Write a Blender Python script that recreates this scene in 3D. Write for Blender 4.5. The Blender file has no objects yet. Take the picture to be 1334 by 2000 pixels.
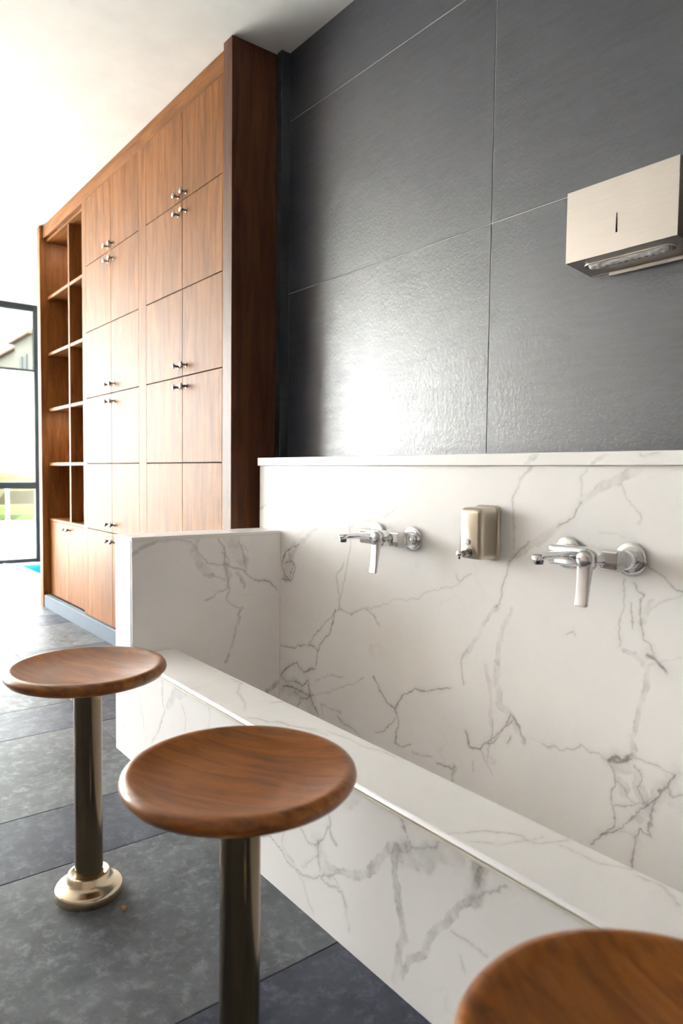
import bpy, bmesh, math, random
import numpy as np
from mathutils import Vector, Matrix

random.seed(7)
S = bpy.context.scene
COL = S.collection

# ------------------------------------------------------------------ camera
YAW, PITCH, ROLL = 0.9099, 0.0557, 0.0120
cam_d = bpy.data.cameras.new('camera')
cam = bpy.data.objects.new('camera', cam_d)
COL.objects.link(cam)
fw = Vector((-math.sin(YAW) * math.cos(PITCH), math.cos(YAW) * math.cos(PITCH), -math.sin(PITCH)))
rt0 = Vector((math.cos(YAW), math.sin(YAW), 0))
up0 = rt0.cross(fw)
rt = rt0 * math.cos(ROLL) + up0 * math.sin(ROLL)
up = -rt0 * math.sin(ROLL) + up0 * math.cos(ROLL)
cam.matrix_world = Matrix(((rt.x, up.x, -fw.x, 2.1419), (rt.y, up.y, -fw.y, -1.4131),
                           (rt.z, up.z, -fw.z, 0.8547), (0, 0, 0, 1)))
cam_d.sensor_fit = 'HORIZONTAL'
cam_d.sensor_width = 24.0
cam_d.lens = 1371.8 * 24.0 / 1334.0
cam_d.clip_start = 0.02
cam_d.clip_end = 300
cam_d.dof.use_dof = True
cam_d.dof.focus_distance = 1.75
cam_d.dof.aperture_fstop = 4.5
S.camera = cam

# ------------------------------------------------------------------ world: bright even overcast sky
w = bpy.data.worlds.new('sky')
S.world = w
w.use_nodes = True
bg = w.node_tree.nodes['Background']
bg.inputs['Color'].default_value = (0.985, 0.985, 1.0, 1)
bg.inputs['Strength'].default_value = 16.0

# ------------------------------------------------------------------ sun over the forecourt outside the window wall
sun_d = bpy.data.lights.new('sun', 'SUN')
sun = bpy.data.objects.new('sun', sun_d)
COL.objects.link(sun)
SUN_EL, SUN_AZ = math.radians(80), math.radians(18)
to_sun = Vector((-math.cos(SUN_EL) * math.cos(SUN_AZ), -math.cos(SUN_EL) * math.sin(SUN_AZ), math.sin(SUN_EL)))
sun.rotation_euler = to_sun.to_track_quat('Z', 'Y').to_euler()
sun.location = (-9, -3, 9)
sun_d.energy = 72.0
sun_d.angle = math.radians(0.6)
sun_d.color = (1.0, 0.95, 0.86)

S.view_settings.view_transform = 'Standard'
S.view_settings.look = 'None'
S.view_settings.gamma = 1.0
S.view_settings.use_curve_mapping = False
S.view_settings.exposure = 1.14
S.cycles.use_denoising = True
S.cycles.denoiser = 'OPENIMAGEDENOISE'
S.cycles.max_bounces = 10
S.cycles.diffuse_bounces = 7
S.cycles.glossy_bounces = 5
S.cycles.transparent_max_bounces = 12
S.cycles.caustics_reflective = False
S.cycles.caustics_refractive = False
S.cycles.sample_clamp_indirect = 8.0

# ------------------------------------------------------------------ main measures (metres)
ZC = 2.327          # ceiling
YM = -0.1411        # face of the marble splashback
YF = -0.6516        # face of the trough front
XW = -4.63          # window wall
YB, YO = 0.62, -4.5  # wall behind the cabinet, opposite wall
XR = 3.4            # right end wall

# ------------------------------------------------------------------ node helpers
class NT:
    def __init__(s, name):
        s.m = bpy.data.materials.new(name)
        s.m.use_nodes = True
        s.t = s.m.node_tree
        s.t.nodes.clear()
        s.out = s.n('ShaderNodeOutputMaterial')
        s.b = s.n('ShaderNodeBsdfPrincipled')
        s.l(s.b.outputs[0], s.out.inputs[0])
    def n(s, typ, **kw):
        nd = s.t.nodes.new(typ)
        for k, v in kw.items():
            setattr(nd, k, v)
        return nd
    def l(s, a, b):
        s.t.links.new(a, b)
    def set(s, **kw):
        for k, v in kw.items():
            i = s.b.inputs[k.replace('_', ' ')]
            i.default_value = (*v, 1) if isinstance(v, tuple) and len(v) == 3 else v
    def coord(s, scale=(1, 1, 1), rot=(0, 0, 0), rnd=False, kind='Object'):
        tc = s.n('ShaderNodeTexCoord')
        mp = s.n('ShaderNodeMapping')
        mp.inputs['Scale'].default_value = scale
        mp.inputs['Rotation'].default_value = rot
        s.l(tc.outputs[kind], mp.inputs[0])
        if rnd:
            oi = s.n('ShaderNodeObjectInfo')
            mu = s.n('ShaderNodeMath', operation='MULTIPLY')
            mu.inputs[1].default_value = 37.0
            s.l(oi.outputs['Random'], mu.inputs[0])
            cb = s.n('ShaderNodeCombineXYZ')
            for i in range(3):
                s.l(mu.outputs[0], cb.inputs[i])
            s.l(cb.outputs[0], mp.inputs['Location'])
        return mp.outputs[0]
    def noise(s, vec, scale, detail=4, rough=0.55, dist=0.0):
        nz = s.n('ShaderNodeTexNoise')
        nz.inputs['Scale'].default_value = scale
        nz.inputs['Detail'].default_value = detail
        nz.inputs['Roughness'].default_value = rough
        nz.inputs['Distortion'].default_value = dist
        s.l(vec, nz.inputs['Vector'])
        return nz.outputs['Fac']
    def ramp(s, fac, *stops):
        r = s.n('ShaderNodeValToRGB')
        el = r.color_ramp.elements
        while len(el) < len(stops):
            el.new(0.5)
        for e, (p, c) in zip(el, stops):
            e.position = p
            e.color = (*c, 1) if isinstance(c, tuple) else (c, c, c, 1)
        s.l(fac, r.inputs[0])
        return r.outputs[0]
    def mix(s, fac, a, b, mode='MIX'):
        m = s.n('ShaderNodeMix', data_type='RGBA', blend_type=mode)
        for i, v in ((0, fac), (6, a), (7, b)):
            if hasattr(v, 'links') or hasattr(v, 'is_output'):
                s.l(v, m.inputs[i])
            else:
                m.inputs[i].default_value = (*v, 1) if isinstance(v, tuple) else v
        return m.outputs[2]
    def bump(s, h, strength, dist=0.001, prev=None):
        b = s.n('ShaderNodeBump')
        b.inputs['Strength'].default_value = strength
        b.inputs['Distance'].default_value = dist
        s.l(h, b.inputs['Height'])
        if prev is not None:
            s.l(prev, b.inputs['Normal'])
        s.l(b.outputs[0], s.b.inputs['Normal'])
        return b.outputs[0]

M = {}

def plain(name, col, rough=0.5, metal=0.0, **kw):
    t = NT(name)
    v = t.coord()
    f = t.noise(v, 6.0, 3)
    c = t.mix(t.ramp(f, (0.3, 0.0), (0.7, 1.0)), tuple(x * 0.95 for x in col), tuple(min(1, x * 1.04) for x in col))
    t.l(c, t.b.inputs['Base Color'])
    t.set(Roughness=rough, Metallic=metal)
    for k, x in kw.items():
        t.b.inputs[k.replace('_', ' ')].default_value = x
    M[name] = t.m
    return t.m

def wood(name, scale, dark, mid, light, rough, streak=1.0, knots=False, spec=0.5):
    t = NT(name)
    v = t.coord(scale=scale, rnd=True)
    v2 = t.coord(scale=tuple(x * 0.35 + 0.25 * max(scale) * 0.1 for x in scale), rnd=True)
    big = t.noise(v2, 1.3, 3, 0.5, 0.6)
    fine = t.noise(v, 3.0, 8, 0.62, 0.9)
    pore = t.noise(v, 22.0, 4, 0.6)
    c = t.ramp(fine, (0.30, dark), (0.50, mid), (0.72, light))
    c = t.mix(t.ramp(big, (0.35, 0.0), (0.68, 0.45 * streak)), c, tuple(x * 0.62 for x in mid))
    c = t.mix(t.ramp(pore, (0.30, 0.35), (0.45, 0.0)), c, tuple(x * 0.5 for x in dark))
    if knots:
        k = t.noise(t.coord(scale=tuple(x * 0.8 for x in scale), rnd=True), 2.2, 5, 0.6, 1.6)
        c = t.mix(t.ramp(k, (0.64, 0.0), (0.74, 0.85)), c, tuple(x * 0.22 for x in dark))
    t.l(c, t.b.inputs['Base Color'])
    t.set(Roughness=rough)
    t.b.inputs['Specular IOR Level'].default_value = spec
    t.bump(pore, 0.12, 0.0006)
    M[name] = t.m
    return t.m

# walnut joinery: long grain up the doors, along the shelves, and the thick stool seats
wood('wood_upright', (9, 9, 0.9), (0.12, 0.042, 0.011), (0.24, 0.091, 0.024), (0.35, 0.143, 0.042), 0.5, spec=0.145)
wood('wood_level', (0.9, 9, 9), (0.12, 0.042, 0.011), (0.24, 0.091, 0.024), (0.35, 0.143, 0.042), 0.5, spec=0.145)
wood('wood_shaded', (9, 9, 0.9), (0.050, 0.019, 0.009), (0.105, 0.041, 0.019), (0.165, 0.066, 0.031), 0.45, spec=0.24)  # same walnut, with the shade of its side away from the windows coloured in
wood('wood_seat', (3.2, 20, 20), (0.11, 0.030, 0.005), (0.26, 0.084, 0.014), (0.40, 0.145, 0.030), 0.30, 0.9, True)

def marble():
    t = NT('marble')
    at = t.n('ShaderNodeAttribute', attribute_name='vein')
    v = t.coord(kind='Object')
    cloud = t.noise(v, 3.5, 5, 0.55)
    fine = t.noise(v, 160.0, 3, 0.6)
    hue = t.noise(v, 9.0, 2)
    base = t.mix(t.ramp(cloud, (0.35, 0.0), (0.7, 1.0)), (0.87, 0.85, 0.84), (0.82, 0.795, 0.785))
    vc = t.mix(t.ramp(hue, (0.4, 0.0), (0.62, 1.0)), (0.15, 0.14, 0.15), (0.19, 0.15, 0.115))
    mod = t.n('ShaderNodeMath', operation='MULTIPLY')
    t.l(at.outputs['Fac'], mod.inputs[0])
    t.l(t.ramp(fine, (0.25, 0.72), (0.6, 1.0)), mod.inputs[1])
    c = t.mix(mod.outputs[0], base, vc)
    t.l(c, t.b.inputs['Base Color'])
    t.set(Roughness=0.26)
    t.b.inputs['Specular IOR Level'].default_value = 0.28
    M['marble'] = t.m
marble()

def slate(name, a, b, rough, spec=0.6):
    t = NT(name)
    v = t.coord(kind='Object', rnd=True)
    vd = t.coord(scale=(9, 9, 60), rot=(0, math.radians(24), 0), rnd=True)
    streak = t.noise(vd, 1.2, 6, 0.62, 0.5)
    cloud = t.noise(v, 3.0, 5, 0.6)
    grain = t.noise(v, 210.0, 3, 0.65)
    c = t.ramp(streak, (0.34, a), (0.66, b))
    c = t.mix(t.ramp(cloud, (0.35, 0.0), (0.7, 0.5)), c, tuple(x * 1.35 for x in b))
    c = t.mix(t.ramp(grain, (0.3, 0.3), (0.7, 0.0)), c, tuple(x * 0.55 for x in a))
    t.l(c, t.b.inputs['Base Color'])
    t.l(t.ramp(streak, (0.35, rough + 0.04), (0.65, rough - 0.03)), t.b.inputs['Roughness'])
    t.b.inputs['Specular IOR Level'].default_value = spec
    t.b.inputs['IOR'].default_value = 1.9
    peel = t.noise(v, 115.0, 3, 0.55, 0.3)
    n1 = t.bump(peel, 0.5, 0.0016)
    t.bump(grain, 0.25, 0.0009, n1)
    M[name] = t.m
slate('slate', (0.010, 0.013, 0.022), (0.026, 0.032, 0.050), 0.355, 0.6)

def floor_tile(name, a, b):
    t = NT(name)
    v = t.coord(rnd=True)
    cl = t.noise(v, 4.0, 8, 0.68, 0.4)
    sp = t.noise(v, 34.0, 8, 0.75, 0.3)
    c = t.ramp(cl, (0.34, a), (0.66, b))
    c = t.mix(t.ramp(sp, (0.50, 0.0), (0.70, 0.6)), c, tuple(min(1, x * 1.9) for x in b))
    c = t.mix(t.ramp(sp, (0.30, 0.5), (0.42, 0.0)), c, tuple(x * 0.6 for x in a))
    t.l(c, t.b.inputs['Base Color'])
    t.l(t.ramp(sp, (0.3, 0.48), (0.7, 0.36)), t.b.inputs['Roughness'])
    t.b.inputs['Specular IOR Level'].default_value = 0.07
    t.bump(sp, 0.18, 0.0012)
    M[name] = t.m
floor_tile('floor_grey', (0.062, 0.067, 0.074), (0.135, 0.140, 0.148))
floor_tile('floor_blue', (0.034, 0.038, 0.054), (0.080, 0.085, 0.108))

def brushed(name, col, rough, sc=(3, 3, 260), bmp=0.06):
    t = NT(name)
    v = t.coord(scale=sc)
    g = t.noise(v, 4.0, 3)
    d = t.noise(t.coord(), 28.0, 4)
    c = t.mix(t.ramp(g, (0.3, 0.0), (0.7, 1.0)), tuple(x * 0.9 for x in col), col)
    t.l(c, t.b.inputs['Base Color'])
    t.l(t.ramp(d, (0.3, rough), (0.7, rough + 0.12)), t.b.inputs['Roughness'])
    t.set(Metallic=1.0)
    if bmp: t.bump(g, bmp, 0.0003)
    M[name] = t.m
brushed('steel', (0.62, 0.565, 0.52), 0.34)
plain('nickel', (0.50, 0.445, 0.365), 0.28, 1.0)
plain('brass_column', (0.19, 0.145, 0.095), 0.17, 1.0)
plain('brass_base', (0.62, 0.51, 0.37), 0.2, 1.0)
plain('chrome', (0.80, 0.81, 0.83), 0.06, 1.0)
plain('chrome_satin', (0.58, 0.57, 0.58), 0.2, 1.0)
plain('dark_metal', (0.30, 0.30, 0.31), 0.18, 1.0)
plain('white_paint', (0.92, 0.92, 0.91), 0.7)
plain('beige_paint', (0.40, 0.345, 0.315), 0.7)
plain('dark_core', (0.03, 0.025, 0.02), 0.8)
plain('kick_grey', (0.13, 0.155, 0.19), 0.55, 0.0, Specular_IOR_Level=0.15)
plain('grout_light', (0.62, 0.62, 0.62), 0.85)
plain('grout_dark', (0.055, 0.055, 0.06), 0.85)
plain('silicone', (0.78, 0.73, 0.64), 0.5)
plain('groove_grey', (0.34, 0.32, 0.29), 0.6)
plain('frame_dark', (0.012, 0.016, 0.019), 0.6, 0.0, Specular_IOR_Level=0.15)
plain('black', (0.01, 0.01, 0.01), 0.5)
plain('white_plastic', (0.8, 0.8, 0.78), 0.25)
plain('blue_mat', (0.008, 0.080, 0.15), 0.9, 0.0, Specular_IOR_Level=0.0)
plain('mat_edge', (0.80, 0.80, 0.78), 0.7)
plain('pebble', (0.55, 0.55, 0.54), 0.8)
plain('leaf_brown', (0.36, 0.15, 0.06), 0.8)
plain('pavement', (0.62, 0.61, 0.58), 0.85)
plain('asphalt', (0.060, 0.060, 0.058), 0.9)
plain('render_cream', (0.26, 0.235, 0.19), 0.9)
plain('roof_tile', (0.26, 0.17, 0.12), 0.9)
plain('shutter', (0.12, 0.13, 0.13), 0.7)
plain('hedge', (0.012, 0.017, 0.006), 0.9, 0.0, Specular_IOR_Level=0.0)
plain('field', (0.016, 0.0155, 0.009), 0.9, 0.0, Specular_IOR_Level=0.0)
plain('mountain', (0.22, 0.25, 0.25), 0.95)

def paper():
    t = NT('paper')
    v = t.coord()
    t.set(Base_Color=(0.90, 0.89, 0.88), Roughness=0.9)
    t.bump(t.noise(v, 60, 5, 0.6, 1.0), 0.6, 0.004)
    M['paper'] = t.m
paper()

def glass(name, tint, fac):
    t = NT(name)
    t.t.nodes.remove(t.b)
    tr = t.n('ShaderNodeBsdfTransparent')
    tr.inputs[0].default_value = (*tint, 1)
    gl = t.n('ShaderNodeBsdfGlossy')
    gl.inputs['Roughness'].default_value = 0.02
    mx = t.n('ShaderNodeMixShader')
    mx.inputs[0].default_value = fac
    t.l(tr.outputs[0], mx.inputs[1])
    t.l(gl.outputs[0], mx.inputs[2])
    t.l(mx.outputs[0], t.out.inputs[0])
    M[name] = t.m
glass('glass_clear', (0.96, 0.98, 0.97), 0.05)
glass('glass_tint', (0.40, 0.425, 0.42), 0.02)

def lamp_mat():
    t = NT('led')
    t.set(Base_Color=(0.9, 0.9, 0.88), Roughness=0.3)
    t.b.inputs['Emission Color'].default_value = (1, 0.96, 0.9, 1)
    t.b.inputs['Emission Strength'].default_value = 90.0
    M['led'] = t.m
lamp_mat()

# ------------------------------------------------------------------ mesh helpers
def link(name, me, mat, parent=None, loc=(0, 0, 0), smooth=False):
    if isinstance(me, bmesh.types.BMesh):
        bm = me
        me = bpy.data.meshes.new(name)
        bm.to_mesh(me)
        bm.free()
    if smooth:
        me.polygons.foreach_set('use_smooth', [True] * len(me.polygons))
    if mat and not me.materials:
        me.materials.append(M[mat])
    o = bpy.data.objects.new(name, me)
    COL.objects.link(o)
    o.location = loc
    if parent is not None:
        o.parent = parent
    return o

def root(name, loc, label=None, cat=None, group=None, kind=None):
    o = bpy.data.objects.new(name, None)
    o.empty_display_size = 0.05
    COL.objects.link(o)
    o.location = loc
    return tag(o, label, cat, group, kind)

def tag(o, label=None, cat=None, group=None, kind=None):
    if label: o['label'] = label
    if cat: o['category'] = cat
    if group: o['group'] = group
    if kind: o['kind'] = kind
    return o

def wpos(o):
    p = Vector(o.location)
    while o.parent is not None:
        o = o.parent
        p += Vector(o.location)
    return p

def bm_box(sx, sy, sz, bev=0.0, seg=1, bm=None, c=(0, 0, 0)):
    own = bm is None
    bm = bm or bmesh.new()
    r = bmesh.ops.create_cube(bm, size=1.0)
    for v in r['verts']:
        v.co = Vector((v.co.x * sx + c[0], v.co.y * sy + c[1], v.co.z * sz + c[2]))
    if bev > 0:
        es = list({e for v in r['verts'] for e in v.link_edges})
        bmesh.ops.bevel(bm, geom=es, offset=bev, segments=seg, profile=0.5, affect='EDGES')
    return bm

MESH_CACHE = {}
def box(name, b, mat, parent=None, bev=0.0, seg=1, smooth=False):
    """axis-aligned block between world corners b = (x0,x1,y0,y1,z0,z1)"""
    x0, x1, y0, y1, z0, z1 = b
    c = Vector(((x0 + x1) / 2, (y0 + y1) / 2, (z0 + z1) / 2))
    if parent is not None:
        c -= wpos(parent)
    key = (round(x1 - x0, 5), round(y1 - y0, 5), round(z1 - z0, 5), mat, bev, seg)
    if key in MESH_CACHE:
        return link(name, MESH_CACHE[key], mat, parent, c, smooth)
    o = link(name, bm_box(x1 - x0, y1 - y0, z1 - z0, bev, seg), mat, parent, c, smooth)
    MESH_CACHE[key] = o.data
    return o

def bm_lathe(prof, n=48, axis='Z', bm=None, c=(0, 0, 0)):
    """revolve (r, h) pairs about an axis; ends are closed"""
    bm = bm or bmesh.new()
    def pt(r, h, a):
        x, y = r * math.cos(a), r * math.sin(a)
        if axis == 'Z': q = (x, y, h)
        elif axis == '-Y': q = (x, -h, y)
        else: q = (h, x, y)
        return Vector(q) + Vector(c)
    rings = []
    for r, h in prof:
        if r < 1e-6:
            rings.append([bm.verts.new(pt(0, h, 0))])
        else:
            rings.append([bm.verts.new(pt(r, h, 2 * math.pi * i / n)) for i in range(n)])
    for A, B in zip(rings, rings[1:]):
        for i in range(n):
            j = (i + 1) % n
            if len(A) == 1 and len(B) == 1: continue
            if len(A) == 1: f = (A[0], B[j], B[i])
            elif len(B) == 1: f = (A[i], A[j], B[0])
            else: f = (A[i], A[j], B[j], B[i])
            bm.faces.new(f)
    for R in (rings[0], rings[-1]):
        if len(R) > 1: bm.faces.new(R)
    bmesh.ops.recalc_face_normals(bm, faces=bm.faces)
    return bm

def shade(o, angle=35):
    me = o.data
    me.polygons.foreach_set('use_smooth', [True] * len(me.polygons))
    me.update()
    try:
        me.set_sharp_from_angle(angle=math.radians(angle))
    except Exception:
        pass
    return o

def lathe(name, prof, mat, parent, loc, n=48, axis='Z', angle=40):
    return shade(link(name, bm_lathe(prof, n, axis), mat, parent, loc), angle)

def bm_prism(poly, h, plane='XZ', c=(0, 0, 0), bm=None):
    """extrude a 2-D outline by +-h/2 across the third axis"""
    bm = bm or bmesh.new()
    def pt(a, b, k):
        q = {'XZ': (a, k, b), 'YZ': (k, a, b), 'XY': (a, b, k)}[plane]
        return Vector(q) + Vector(c)
    A = [bm.verts.new(pt(a, b, -h / 2)) for a, b in poly]
    B = [bm.verts.new(pt(a, b, h / 2)) for a, b in poly]
    n = len(poly)
    bm.faces.new(A); bm.faces.new(B[::-1])
    for i in range(n):
        bm.faces.new((A[i], B[i], B[(i + 1) % n], A[(i + 1) % n]))
    bmesh.ops.recalc_face_normals(bm, faces=bm.faces)
    return bm

def rrect(w_, h_, r, n=6):
    pts = []
    for cx, cy, a0 in ((w_ / 2 - r, h_ / 2 - r, 0), (-w_ / 2 + r, h_ / 2 - r, 90), (-w_ / 2 + r, -h_ / 2 + r, 180), (w_ / 2 - r, -h_ / 2 + r, 270)):
        for i in range(n + 1):
            a = math.radians(a0 + 90 * i / n)
            pts.append((cx + r * math.cos(a), cy + r * math.sin(a)))
    return pts

def bm_loft(secs, bm=None, caps=True):
    """skin a list of equal-length closed 3-D outlines"""
    bm = bm or bmesh.new()
    R = [[bm.verts.new(Vector(q)) for q in s] for s in secs]
    n = len(R[0])
    for A, B in zip(R, R[1:]):
        for i in range(n):
            bm.faces.new((A[i], A[(i + 1) % n], B[(i + 1) % n], B[i]))
    if caps:
        bm.faces.new(R[0]); bm.faces.new(R[-1])
    bmesh.ops.recalc_face_normals(bm, faces=bm.faces)
    return bm

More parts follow.
